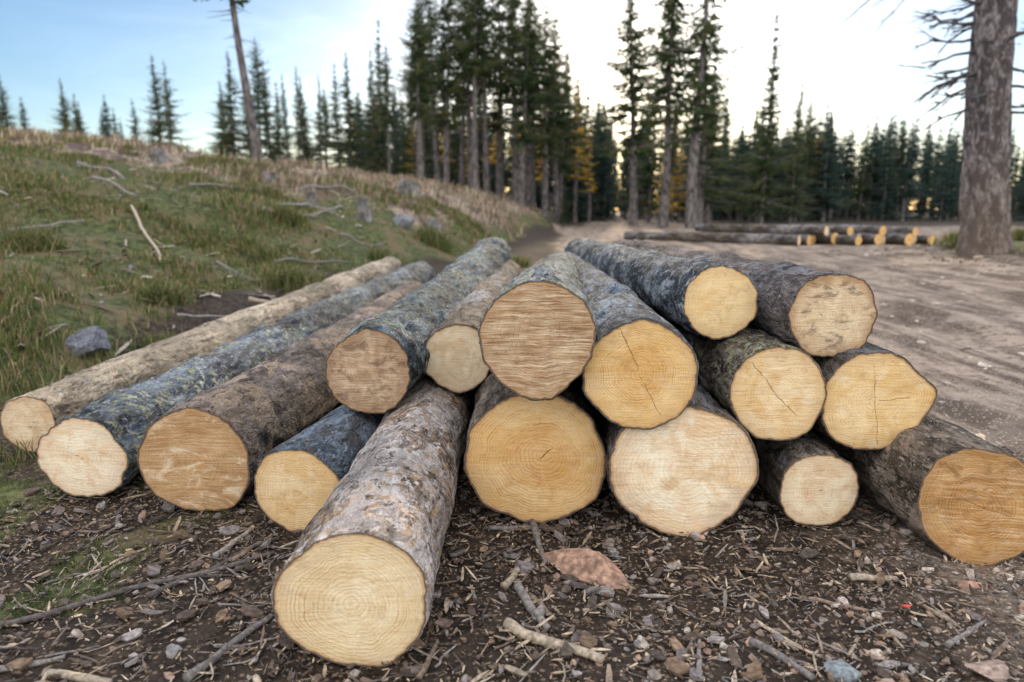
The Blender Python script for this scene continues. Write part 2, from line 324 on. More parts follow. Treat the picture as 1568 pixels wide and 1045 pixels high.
L_=[
((-.347,1.35,.165),(-.27,4.6,.17),.168,.150,dict(ca=(.74,.56,.33),cb=(.84,.69,.46),rings=15,ringamt=.5,saw=.12,streak=.2,pith=(-.02,-.06)),dict(dark=(.058,.040,.030),light=(.27,.205,.165),patch=(.60,.53,.50),pamt=.62,lichen=.9,lcol=(.34,.21,.11),flake=.4,pale=(.56,.50,.48),along=.6),dict(wob=.045,tilt=(.05,.0),bulge=(-1.15,.07,.22))),
((.085,2.05,.222),(.2,5.8,.2),.228,.195,dict(ca=(.68,.42,.17),cb=(.78,.55,.28),rings=18,ringamt=.45,saw=.12,heart=.45,streak=.12,pith=(.08,.03),crack=[(.9,-.1,.2,.012,.8)]),dict(**BR,pamt=.2,lichen=.1),dict(sx=1.03,sz=.96,wob=.055)),
((.534,1.97,.208),(.58,5.6,.2),.21,.185,dict(ca=(.76,.55,.34),cb=(.88,.76,.57),rings=14,ringamt=.2,saw=.22,sawang=.2,streak=.55,edge=.4),dict(**BR,pamt=.4,lichen=.1),dict(sx=1.03,wob=.07,bulge=(2.5,.06,.3))),
((.962,2.01,.13),(.98,5,.13),.129,.115,dict(ca=(.72,.53,.34),cb=(.84,.70,.50),rings=12,ringamt=.25,saw=.18,streak=.3,crack=[(.2,-.03,.1,.03,.8)]),dict(**BR,pamt=.1,lichen=.0),dict(wob=.04)),
((1.325,1.80,.175),(1.36,5.2,.17),.168,.15,dict(ca=(.42,.24,.095),cb=(.58,.36,.155),rings=18,ringamt=.55,saw=.4,sawang=.3,stain=.4,staincol=(.25,.14,.06),heart=.4,streak=.1,crack=[(2.8,-.5,.3,.014,.7)],edge=.45),dict(dark=(.045,.033,.025),light=(.22,.17,.13),patch=(.30,.245,.195),pamt=.4,lichen=.1,pale=(.36,.33,.32)),dict(wob=.04,tilt=(-.15,.12))),
((-.662,1.98,.147),(-.1,5.4,.15),.143,.125,dict(ca=(.72,.48,.23),cb=(.82,.62,.37),rings=14,ringamt=.28,saw=.14,streak=.2),dict(**BL,pamt=.2,lichen=.3,patch=(.10,.09,.09)),dict(wob=.04)),
((-1.03,2.107,.185),(-.93,6.3,.19),.181,.16,dict(ca=(.42,.245,.115),cb=(.52,.33,.165),rings=14,ringamt=.25,saw=.35,sawang=-.5,stain=.36,staincol=(.72,.56,.39),streak=.05,edge=.15),dict(dark=(.034,.026,.026),light=(.165,.135,.13),patch=(.36,.27,.20),pamt=.35,lichen=.15),dict(wob=.04)),
((-1.474,2.22,.163),(-1.10,8.4,.22),.157,.145,dict(ca=(.76,.56,.36),cb=(.88,.76,.58),rings=11,ringamt=.15,saw=.22,streak=.4,crack=[(-.4,-.35,-.05,.02,.7)]),dict(**BL,pamt=.25,lichen=.75,lcol=(.30,.31,.18),patch=(.085,.085,.095)),dict(wob=.04,rough=.009)),
((-1.96,2.66,.135),(-1.45,8.2,.30),.128,.14,dict(ca=(.66,.46,.28),cb=(.80,.64,.44),rings=11,ringamt=.2,saw=.35,streak=.3,stain=.1),dict(dark=(.12,.092,.07),light=(.36,.30,.235),patch=(.52,.42,.31),pamt=.6,lichen=.5,lcol=(.30,.31,.18),pale=(.42,.40,.37)),dict(wob=.04)),
((-.499,2.317,.437),(-.17,6.3,.56),.154,.178,dict(ca=(.40,.265,.165),cb=(.58,.42,.28),rings=14,ringamt=.3,saw=.45,sawang=.9,stain=.55,staincol=(.20,.125,.08),streak=.2,edge=.5),dict(dark=(.026,.034,.040),light=(.135,.17,.195),pamt=.25,lichen=.75,lcol=(.25,.285,.17),patch=(.075,.08,.085)),dict(wob=.04,rough=.009)),
((-.204,2.54,.435),(-.05,6,.44),.136,.13,dict(ca=(.72,.53,.33),cb=(.85,.71,.51),rings=12,ringamt=.15,saw=.18,streak=.5),dict(**BR,pamt=.3,lichen=.1),dict(wob=.045)),
((.077,1.92,.632),(.40,5.2,.53),.174,.15,dict(ca=(.42,.28,.165),cb=(.56,.40,.25),rings=24,ringamt=.4,saw=.75,sawang=-.55,stain=.15,staincol=(.26,.165,.09),streak=.05,pith=(.0,.1),edge=.2),dict(dark=(.032,.037,.040),light=(.17,.185,.185),pamt=.3,lichen=.75,lcol=(.25,.29,.17)),dict(wob=.03,rough=.008)),
((.382,1.95,.515),(.50,5.4,.5),.175,.155,dict(ca=(.71,.45,.18),cb=(.80,.57,.29),rings=20,ringamt=.45,saw=.14,heart=.3,streak=.12,pith=(-.05,.05),crack=[(1.95,.0,.92,.014,.75),(-1.1,.0,.95,.012,.8)]),dict(**BL,pamt=.35,lichen=.3,patch=(.05,.05,.055)),dict(sz=.93,wob=.04)),
((.816,2.03,.437),(.80,5.4,.45),.152,.14,dict(ca=(.74,.50,.24),cb=(.84,.65,.40),rings=17,ringamt=.3,saw=.28,sawang=.8,streak=.15,pith=(-.05,.0),crack=[(2.2,.0,.9,.020,.7),(-.75,.0,.7,.016,.7)]),dict(**BR,pamt=.3,lichen=.4),dict(wob=.045)),
((1.122,2.045,.41),(1.10,5.3,.42),.160,.15,dict(ca=(.73,.49,.22),cb=(.82,.61,.34),rings=17,ringamt=.3,saw=.18,streak=.3,crack=[(1.65,.0,.8,.014,.6),(-1.4,.0,.95,.013,.7),(.1,.05,.6,.02,.4)]),dict(**BR,pamt=.3,lichen=.3),dict(sx=1.05,wob=.04,bulge=(.12,.14,.28))),
((.691,2.247,.694),(.62,6.4,.60),.130,.125,dict(ca=(.77,.53,.25),cb=(.84,.64,.36),rings=16,ringamt=.35,saw=.12,streak=.12),dict(dark=(.028,.031,.037),light=(.25,.27,.295),pamt=.45,lichen=.4,patch=(.042,.042,.05),along=.8,pale=(.48,.49,.50)),dict(wob=.04)),
((.996,2.10,.675),(.84,5.3,.63),.140,.135,dict(ca=(.58,.42,.26),cb=(.76,.61,.41),rings=16,ringamt=.3,saw=.22,stain=.45,staincol=(.20,.145,.11),streak=.2,edge=.7),dict(dark=(.046,.036,.035),light=(.22,.18,.17),pamt=.3,lichen=.1),dict(wob=.045)),
]
for i,(a,b,r0,r1,fk,bk,mk) in enumerate(L_):
    nm='log' if i==0 else 'log.%03d'%i
    place_log(nm,a,b,r0,r1,i+1,mat_face('cut_wood_%d'%i,seed=i+1,**fk),mat_bark('bark_%d'%i,seed=i+1,**bk),**mk)

# distant stack beside the road
stack=bpy.data.objects.new('log_stack',None); COL.objects.link(stack)
fmA=mat_face('stack_wood_a',(.70,.40,.14),(.78,.52,.22),seed=31,stain=.2); fmB=mat_face('stack_wood_b',pale[0],pale[1],seed=32); bmS=mat_bark('stack_bark',pamt=.3,lichen=.1,seed=33,**BR)
for i,(x,y,z,r,dx) in enumerate([(7.75,18.6,.14,.15,-2.6),(8.15,18.9,.14,.15,-1.9),(8.5,19.5,.14,.15,-1.3),(8.65,19.0,.38,.14,-1.7),(9.0,19.2,.16,.17,-1.0),(9.4,18.7,.14,.14,-1.0),(9.75,19.4,.16,.16,-1.2),(9.4,19.2,.38,.14,-1.1),(10.1,19.0,.15,.16,-.8),(10.5,19.5,.14,.14,-1.3),(10.25,19.1,.38,.14,-.8),(10.95,19.0,.16,.17,-.6),(11.35,19.5,.14,.14,-.9),(11.7,19.2,.13,.13,-.2),(11.15,19.1,.36,.13,-1.0)]):
    zz=gz(x,y)
    place_log('stacked_log_%d'%i,(x,y,z+zz),(x+dx*1.6,y+3.2,z+zz),r,r*.9,40+i,fmA if i%3 else fmB,bmS,parent=stack,na=28,step=5,rough=.004)

# ------------------------------------------------------------ scatter
import bmesh
def ico(sub):
    bm=bmesh.new(); bmesh.ops.create_icosphere(bm,subdivisions=sub,radius=1)
    v=np.array([x.co[:] for x in bm.verts]); f=np.array([[q.index for q in p.verts] for p in bm.faces]); bm.free(); return v,f
def rotm(rx,ry,rz):
    n=len(rz); cx,sx,cy,sy,cz,sz=np.cos(rx),np.sin(rx),np.cos(ry),np.sin(ry),np.cos(rz),np.sin(rz)
    Rz=np.zeros((n,3,3));Rz[:,0,0]=cz;Rz[:,0,1]=-sz;Rz[:,1,0]=sz;Rz[:,1,1]=cz;Rz[:,2,2]=1
    Ry=np.zeros((n,3,3));Ry[:,0,0]=cy;Ry[:,0,2]=sy;Ry[:,2,0]=-sy;Ry[:,2,2]=cy;Ry[:,1,1]=1
    Rx=np.zeros((n,3,3));Rx[:,1,1]=cx;Rx[:,1,2]=-sx;Rx[:,2,1]=sx;Rx[:,2,2]=cx;Rx[:,0,0]=1
    return Rz@Ry@Rx
def scatter(name,temps,pos,R,S,col,mat,smooth=False):
    Vs=[];Fs=[];Cs=[];base=0; pick=rng.integers(0,len(temps),len(pos))
    for k,(v,f) in enumerate(temps):
        m=np.where(pick==k)[0]
        if not len(m): continue
        W=np.einsum('nij,nvj->nvi',R[m],v[None]*S[m][:,None,:])+pos[m][:,None,:]
        Vs.append(W.reshape(-1,3)); Fs.append((f[None]+(base+np.arange(len(m))*len(v))[:,None,None]).reshape(-1,f.shape[1]))
        Cs.append(np.repeat(col[m],len(v),0)); base+=len(m)*len(v)
    return obj(name,mesh_np(name,np.concatenate(Vs),Fs,[mat],np.concatenate(Cs),smooth))
def stone_t(sub):
    out=[]
    for k in range(7):
        v,f=ico(sub); d=1+.35*vn(v[:,0]*1.3+k*9,v[:,1]*1.3,v[:,2]*1.3,k)+.15*vn(v[:,0]*3+k*9,v[:,1]*3,v[:,2]*3,k)
        v=v*d[:,None]
        for _ in range(5):
            nrm=rng.normal(size=3); nrm/=np.linalg.norm(nrm); dd=v@nrm; ex=np.clip(dd-.55,0,None); v=v-ex[:,None]*nrm
        out.append((v,f))
    return out
def chip_t():
    out=[]
    for k in range(8):
        nseg=4; vs=[]
        for i in range(nseg):
            x=-1+2*i/(nseg-1); w=(.55+.45*math.sin(math.pi*(i+.5)/nseg))*(1 if 0<i<nseg-1 else random.uniform(.15,.9)); b=.35*math.sin(x*1.5+k)*random.random()
            oy=random.uniform(-.25,.25); 
            for (a,c) in((-1,-1),(1,-1),(1,1),(-1,1)): vs.append((x+random.uniform(-.12,.12),a*w+oy,c*random.uniform(.6,1)+b*2))
        f=[(0,3,2,1)]
        for i in range(nseg-1):
            for j in range(4): f.append((i*4+j,i*4+(j+1)%4,(i+1)*4+(j+1)%4,(i+1)*4+j))
        e=(nseg-1)*4; f.append((e,e+1,e+2,e+3)); out.append((np.array(vs,float),np.array(f)))
    return out
def pal(cols,n,j=.25):
    c=np.array(cols)[rng.integers(0,len(cols),n)]; return c*(1+rng.uniform(-j,j,(n,1)))
STC=[(.19,.15,.125),(.25,.205,.17),(.11,.092,.082),(.28,.185,.135),(.20,.18,.17),(.37,.31,.26),(.23,.145,.105)]
def pts(n,x0,x1,y0,y1,f=None):
    P=np.empty((0,2))
    while len(P)<n:
        q=np.stack([rng.uniform(x0,x1,n*2),rng.uniform(y0,y1,n*2)],-1)
        q=q[f(q[:,0],q[:,1])] if f else q
        P=np.concatenate([P,q])
    return P[:n]
def stones(name,n,box,smin,smax,f=None,sub=2,cols=STC):
    P=pts(n,*box,f); s=smin*(smax/smin)**(rng.random(n)**2.2)
    z=ground_h(P[:,0],P[:,1])+s*.15
    S=np.stack([s*rng.uniform(.8,1.4,n),s*rng.uniform(.6,1.1,n),s*rng.uniform(.4,.8,n)],-1)
    scatter(name,stone_t(sub),np.column_stack([P,z]),rotm(rng.uniform(-.5,.5,n),rng.uniform(-.5,.5,n),rng.uniform(0,6.28,n)),S,pal(cols,n),M_stone,False)
dens=lambda x,y: rng.random(len(x))<np.clip(.05+.95*sstep(.0,.35,x)*(.6+.8*vn(x*3,y*3,0,41)),.03,1)
stones('gravel',6500,(-1.6,2.6,1.05,3.0),.003,.017,dens,1)
stones('rocks',400,(-1.2,2.4,1.05,2.9),.012,.028,lambda x,y:rng.random(len(x))<np.clip(.03+sstep(.05,.4,x)*(.3+.7*sstep(0,.5,vn(x*2,y*2,0,44))),0,1),2,[(.27,.19,.15),(.31,.25,.21),(.33,.19,.135),(.19,.17,.165),(.40,.32,.27)])
stones('roadside_stones',2600,(1.3,9,2.2,14),.008,.06,lambda x,y:rng.random(len(x))<.3+.7*sstep(0,.4,vn(x*1.2,y*1.2,0,42)),1,[(.28,.21,.17),(.38,.31,.26),(.18,.13,.10),(.44,.37,.32)])
stones('hillside_stones',55,(-9,-2.4,2.5,20),.02,.07,None,2,[(.17,.16,.165),(.24,.22,.22)])
WC=[(.26,.185,.12),(.15,.10,.065),(.09,.06,.04),(.38,.285,.19),(.20,.15,.12),(.05,.036,.027),(.24,.185,.15)]
def chips(name,n,box,lmin,lmax,f=None,wr=(.1,.35),cols=WC,lift=.004,tilt=.25):
    P=pts(n,*box,f); l=lmin*(lmax/lmin)**(rng.random(n)**1.8); w=l*rng.uniform(*wr,n); h=np.minimum(w*rng.uniform(.2,.6,n),.006)
    z=ground_h(P[:,0],P[:,1])+lift+rng.uniform(0,.010,n)
    scatter(name,chip_t(),np.column_stack([P,z]),rotm(rng.uniform(-.5,.5,n),rng.normal(0,tilt,n),rng.uniform(0,6.28,n)),np.stack([l,w,h],-1),pal(cols,n,.35),M_chip)
chips('wood_chips',34000,(-1.7,2.7,1.0,3.3),.003,.014,lambda x,y:rng.random(len(x))<np.clip(.8+.5*vn(x*2.5,y*2.5,0,45),.1,1))
chips('splinters',2300,(-1.7,2.6,1.0,3.0),.012,.045,None,(.05,.17),[(.30,.225,.155),(.20,.145,.105),(.12,.085,.062),(.36,.285,.21),(.20,.17,.15)])
chips('bark_flakes',1500,(-1.7,2.4,1.05,3.0),.008,.028,lambda x,y:rng.random(len(x))<np.clip(.9-.7*sstep(.2,1,x),.1,1),(.35,.8),[(.10,.068,.052),(.14,.11,.10),(.20,.17,.16),(.17,.11,.07),(.06,.045,.036)])
chips('road_debris',4500,(1.3,9,2.2,16),.015,.09,lambda x,y:rng.random(len(x))<.25+.75*sstep(-.1,.3,vn(x*.9,y*.9,0,46)),(.1,.4),[(.42,.32,.23),(.5,.40,.31),(.15,.10,.07),(.28,.20,.14),(.08,.055,.045)])
chips('hillside_debris',2200,(-10,-2.3,2.6,20),.03,.16,None,(.05,.2),[(.28,.23,.18),(.20,.16,.12),(.40,.34,.28),(.12,.09,.07)],lift=.02)

def stick_pts(a,b,ra,rb,seed,segs=14,n=8,wig=.03,kind='g',lift=0.0):
    A=np.array(a,float);B=np.array(b,float); L=np.linalg.norm(B-A); t=np.linspace(0,1,segs+1)
    P=A+(B-A)*t[:,None]; P=P+np.stack([vn(t*4+seed*3,t*0+1),vn(t*4+seed*3,t*0+5),.5*vn(t*4+seed*3,t*0+9)],-1)*wig*L
    if kind=='g':
        r=ra+(rb-ra)*t; P[:,2]=ground_h(P[:,0],P[:,1])+r*.8+lift+.3*wig*L*np.abs(vn(t*3+seed,t*0))
    d=np.gradient(P,axis=0); d/=np.linalg.norm(d,axis=1)[:,None]
    up=np.array([0,0,1.]) if abs(d[0,2])<.9 else np.array([1.,0,0])
    x=np.cross(d,up); x/=np.linalg.norm(x,axis=1)[:,None]; z=np.cross(x,d)
    th=np.linspace(0,2*np.pi,n,endpoint=False); r=(ra+(rb-ra)*t)
    rr=r[:,None]*(1+.22*vn(np.cos(th)[None]*1.5+seed*5,np.sin(th)[None]*1.5,t[:,None]*8))
    V=P[:,None]+x[:,None]*(rr*np.cos(th))[...,None]+z[:,None]*(rr*np.sin(th))[...,None]
    i=np.arange(V.shape[0]*n).reshape(-1,n); ir=np.roll(i,-1,1)
    F=np.stack([i[:-1],ir[:-1],ir[1:],i[1:]],-1).reshape(-1,4); base=V.shape[0]*n
    VV=np.concatenate([V.reshape(-1,3),P[:1],P[-1:]])
    c0=np.stack([ir[0],i[0],np.full(n,base)],-1); c1=np.stack([i[-1],ir[-1],np.full(n,base+1)],-1)
    return VV,F,np.concatenate([c0,c1])
def join_sticks(name,specs,mat,cols):
    Vs=[];Q=[];T=[];C=[];b=0
    for k,s in enumerate(specs):
        v,f,t=s; Vs.append(v);Q.append(f+b);T.append(t+b);b+=len(v); C.append(np.repeat(np.array([cols[k%len(cols)]]),len(v),0)*(.75+.5*random.random()))
    return obj(name,mesh_np(name,np.concatenate(Vs),[np.concatenate(Q),np.concatenate(T)],[mat],np.concatenate(C),True))
def br(name,x0,y0,x1,y1,r,col,seed,wig=.03,tw=0,lift=0):
    sp=[stick_pts((x0,y0,0),(x1,y1,0),r,r*.7,seed,wig=wig,lift=lift)]
    for k in range(tw):
        t=random.uniform(.2,.85); px=x0+(x1-x0)*t;py=y0+(y1-y0)*t; a=math.atan2(y1-y0,x1-x0)+random.choice((-1,1))*random.uniform(.4,.9); l=random.uniform(.06,.16)
        sp.append(stick_pts((px,py,0),(px+l*math.cos(a),py+l*math.sin(a),0),r*.45,r*.2,seed+k,segs=6,n=5,lift=lift))
    join_sticks(name,sp,M_chip,[col])
gy_=(.20,.175,.16); bn=(.17,.12,.085); pl=(.34,.27,.20); dk=(.08,.065,.06)
K=[(-1.35,1.43,-.708,1.847,.009,dk,3),(-.70,1.29,-.60,1.53,.010,gy_,1),(-.86,1.82,-.82,2.02,.010,gy_,0),(-.95,1.62,-.72,1.95,.008,dk,1),(-1.2,1.75,-1.1,1.9,.005,pl,0),(-.80,1.80,-.74,1.97,.008,bn,0),
 (-.02,1.458,.195,1.33,.015,pl,0),(.01,1.655,.079,1.458,.013,gy_,0),(-.025,1.66,.05,1.83,.011,pl,0),(.06,2.1,.1,1.81,.012,gy_,0),(-.07,2.0,.138,2.02,.008,gy_,0),(.05,1.62,.10,1.5,.008,bn,0),
 (.555,1.42,.64,1.28,.010,gy_,1),(.60,1.52,.66,1.40,.006,pl,0),(.92,1.70,1.04,1.69,.011,pl,0),(.18,1.55,.26,1.62,.006,pl,0),(.4,1.3,.44,1.45,.006,gy_,0),(-.55,1.30,-.5,1.22,.008,pl,0),(-1.0,1.3,-.85,1.28,.010,pl,0),(-.2,1.3,-.17,1.42,.007,bn,0),(1.0,1.4,1.15,1.5,.007,gy_,0),(.75,1.62,.9,1.56,.006,bn,1),(-1.15,1.28,-1.0,1.36,.008,gy_,0),(-.05,1.25,0.0,1.15,.008,gy_,0),(.22,1.9,.28,1.78,.009,gy_,0),(.7,1.9,.74,1.78,.006,bn,0)]
for i,(a,b,c,d,r,cl,tw) in enumerate(K): br('stick' if i==0 else 'stick.%03d'%i,a,b,c,d,r,cl,i+1,.03,tw)
HB=[(-4.7,8.7,-3.5,7.0,.017,pl),(-2.4,6.2,-1.95,6.5,.025,pl),(-3.3,7.6,-2.6,7.2,.013,gy_),(-4.0,12,-3.3,14,.025,gy_),(-3.0,8.5,-2.2,9.4,.018,gy_),(-5.5,12,-4.4,12.5,.025,gy_),(-6,10,-5.0,9.2,.018,gy_),(-2.6,5.2,-2.1,5.9,.012,gy_),(-8,13,-6.5,12.5,.03,gy_),(-4.6,15,-3.4,15.3,.03,gy_),(-5.2,7.2,-4.9,8.0,.012,gy_),(-3.9,10.4,-3.3,10.0,.014,pl),(-2.7,11,-2.2,11.9,.018,gy_),(-3.5,11.5,-3.2,12.6,.02,gy_),(-6.5,7.5,-5.8,7.7,.012,gy_)]
for i,(a,b,c,d,r,cl) in enumerate(HB): br('fallen_branch' if i==0 else 'fallen_branch.%03d'%i,a,b,c,d,r,cl,60+i,.04,4,.04)
sp=[]
for k in range(500):
    x=random.uniform(-1.6,2.3);y=random.uniform(1.1,2.6);a=random.uniform(0,6.28);l=random.uniform(.03,.12);r=random.uniform(.0012,.0038)
    sp.append(stick_pts((x,y,0),(x+l*math.cos(a),y+l*math.sin(a),0),r,r*.6,k,segs=5,n=5,wig=.08,lift=random.uniform(0,.008)))
join_sticks('twigs',sp,M_chip,[gy_,bn,pl,dk,(.13,.10,.085)])
def rock(name,x,y,s,col,seed,rz=0,cut=.45):
    r2=np.random.default_rng(seed*7+1)
    v,f=ico(5); v=v*(1+.25*vn(v[:,0]*1.2+seed,v[:,1]*1.2,v[:,2]*1.2))[:,None]
    for _ in range(11):
        n=r2.normal(size=3);n/=np.linalg.norm(n);e=np.clip(v@n-r2.uniform(cut,cut+.25),0,None);v=v-e[:,None]*n
    v=v*(1+.03*vn(v[:,0]*9,v[:,1]*9,v[:,2]*9)+.015*vn(v[:,0]*22,v[:,1]*22,v[:,2]*22))[:,None]
    cc=np.array([col])*(1+.30*vn(v[:,0]*3,v[:,1]*3,v[:,2]*3,4)+.25*vn(v[:,0]*9,v[:,1]*9,v[:,2]*9,6))[:,None]
    v=v*np.array(s)*1.25; c_,s_=math.cos(rz),math.sin(rz); v=v@np.array([[c_,s_,0],[-s_,c_,0],[0,0,1]])
    v=v+np.array([x,y,gz(x,y)+s[2]*.25])
    obj(name,mesh_np(name,v,[f],[M_stone],cc,False))
rock('rock',.215,1.76,(.105,.06,.05),(.34,.205,.145),3,-.5)
rock('rock.001',-2.72,4.25,(.15,.11,.11),(.13,.13,.15),5)
rock('rock.002',.71,1.32,(.04,.03,.02),(.19,.21,.22),8,.4)
rock('rock.003',.30,1.42,(.018,.018,.014),(.42,.36,.31),9)
rock('rock.004',1.05,1.33,(.05,.03,.02),(.30,.21,.17),11,.2)
rock('rock.005',.03,1.77,(.035,.03,.025),(.16,.13,.13),14,.9)
rock('rock.006',-2.3,14.5,(.3,.25,.2),(.16,.16,.17),12)
v,f=ico(2); v=v*np.array([.014,.006,.003]); v[:,2]+=.25*v[:,0]**2/.02; v+=np.array([.985,1.55,gz(.985,1.55)+.012])
obj('red_plastic_scrap',mesh_np('scrap',v,[f],[M_stone],np.repeat([[.40,.06,.05]],len(v),0),True))

# ------------------------------------------------------------ grass
def blades(name,P,h,w,cols,lean=.5):
    n=len(P); z=ground_h(P[:,0],P[:,1])-.005; a=rng.uniform(0,6.28,n); la=rng.uniform(0,6.28,n); ln=h*rng.uniform(.1,lean,n)
    B=np.column_stack([P,z]); sd=np.stack([np.cos(a),np.sin(a),0*a],-1)*w[:,None]; lv=np.stack([np.cos(la),np.sin(la),0*la],-1)
    up=np.array([0,0,1.])
    m=B+lv*(ln*.35)[:,None]+up*(h*.6)[:,None]; tip=B+lv*(ln*1.1)[:,None]+up*(h*(1-.35*(ln/h)))[:,None]
    V=np.stack([B-sd,B+sd,m+sd*.7,m-sd*.7,tip],1).reshape(-1,3); b=np.arange(n)[:,None]*5
    obj(name,mesh_np(name,V,[b+np.array([[0,1,2,3]]),b+np.array([[3,2,4]])],[M_grass],np.repeat(pal(cols,n,.35),5,0)))
GC=[(.11,.155,.04),(.065,.10,.028),(.16,.175,.06),(.26,.20,.10),(.17,.12,.06),(.07,.09,.035),(.34,.26,.16)]
def clumpP(n,x0,x1,y0,y1,sp,f):
    c=pts(n//25,x0,x1,y0,y1,f); return np.repeat(c,25,0)+rng.normal(0,sp,(len(c)*25,2))
P=np.concatenate([clumpP(62000,-9,-1.9,2.4,9,.07,lambda x,y:(ground_mask(x,y)[:,0]>.4)&(rng.random(len(x))<np.clip(.55+1.0*vn(x*1.3,y*1.3,0,51),.08,1))),
                  clumpP(50000,-16,0,9,20,.14,lambda x,y:(ground_mask(x,y)[:,0]>.4)&(rng.random(len(x))<np.clip(.5+1.0*vn(x*.8,y*.8,0,52),.05,1)))])
dist=P[:,1]; h=rng.uniform(.03,.09,len(P))*(1+dist*.07)*(1+.6*vn(P[:,0]*1.1,P[:,1]*1.1,0,57))
blades('grass',P,h,.0018+.0006*dist,GC,.9)
P=clumpP(14000,-2.6,-.55,1.0,2.5,.02,lambda x,y:(ground_mask(x,y)[:,0]>.35)&(rng.random(len(x))<.7))
blades('short_grass',P,rng.uniform(.012,.04,len(P)),np.full(len(P),.0011),[(.07,.10,.028),(.045,.07,.022),(.12,.13,.05),(.05,.055,.025)],1.2)
P=clumpP(44000,-45,1.5,15,42,.35,lambda x,y:(ground_mask(x,y)[:,1]>.35)&(rng.random(len(x))<np.clip(.5+vn(x*.5,y*.5,0,53),.05,1)))
blades('dry_grass',P,rng.uniform(.12,.42,len(P)),.006+.0005*P[:,1],[(.42,.32,.22),(.30,.22,.155),(.50,.40,.29),(.19,.13,.105),(.13,.14,.065),(.15,.10,.09)],.8)
T=[(-2.35,7.2,.32,.25),(-2.55,7.6,.3,.25),(-2.35,4.6,.2,.2),(-1.55,14,.45,.4),(-.4,12.5,.3,.4),(.0,12,.25,.35),(-3.2,10,.3,.3),(-2.9,5.6,.2,.2),(-4.6,6.6,.25,.3),(-1.9,10.5,.35,.3),(9.2,14,.4,.6),(10,13.4,.4,.6),(8.4,12.6,.3,.4)]
for i,(x,y,hh,s) in enumerate(T):
    q=np.array([x,y])+rng.normal(0,s*.38,(900,2)); blades('grass_tuft' if i==0 else 'grass_tuft.%03d'%i,q,rng.uniform(.25,1,900)*hh,np.full(900,.002+.0004*y),[(.09,.125,.035),(.17,.165,.065),(.27,.21,.115),(.06,.085,.025)],1.0)

# ------------------------------------------------------------ stumps
M_stumpF=mat_face('stump_wood',(.38,.32,.26),(.50,.43,.36),seed=51,stain=.2); M_stumpB=mat_bark('stump_bark',dark=(.12,.105,.10),light=(.36,.33,.32),patch=(.5,.46,.43),pamt=.5,seed=52)
for i,(x,y,r,h) in enumerate([(-2.85,19.3,.27,.6),(-2.8,13,.11,.42),(-3.9,13.5,.10,.3),(-5.5,16,.16,.3),(-1.9,16.5,.16,.28),(-9,18,.2,.3)]):
    z=gz(x,y); nm='tree_stump' if i==0 else 'tree_stump.%03d'%i
    place_log(nm,(x,y,z+h),(x+.03,y+.05,z-.2),r*.85,r*1.35,70+i,M_stumpF,M_stumpB,na=40,step=2,wob=.12,tilt=(.1,.2))

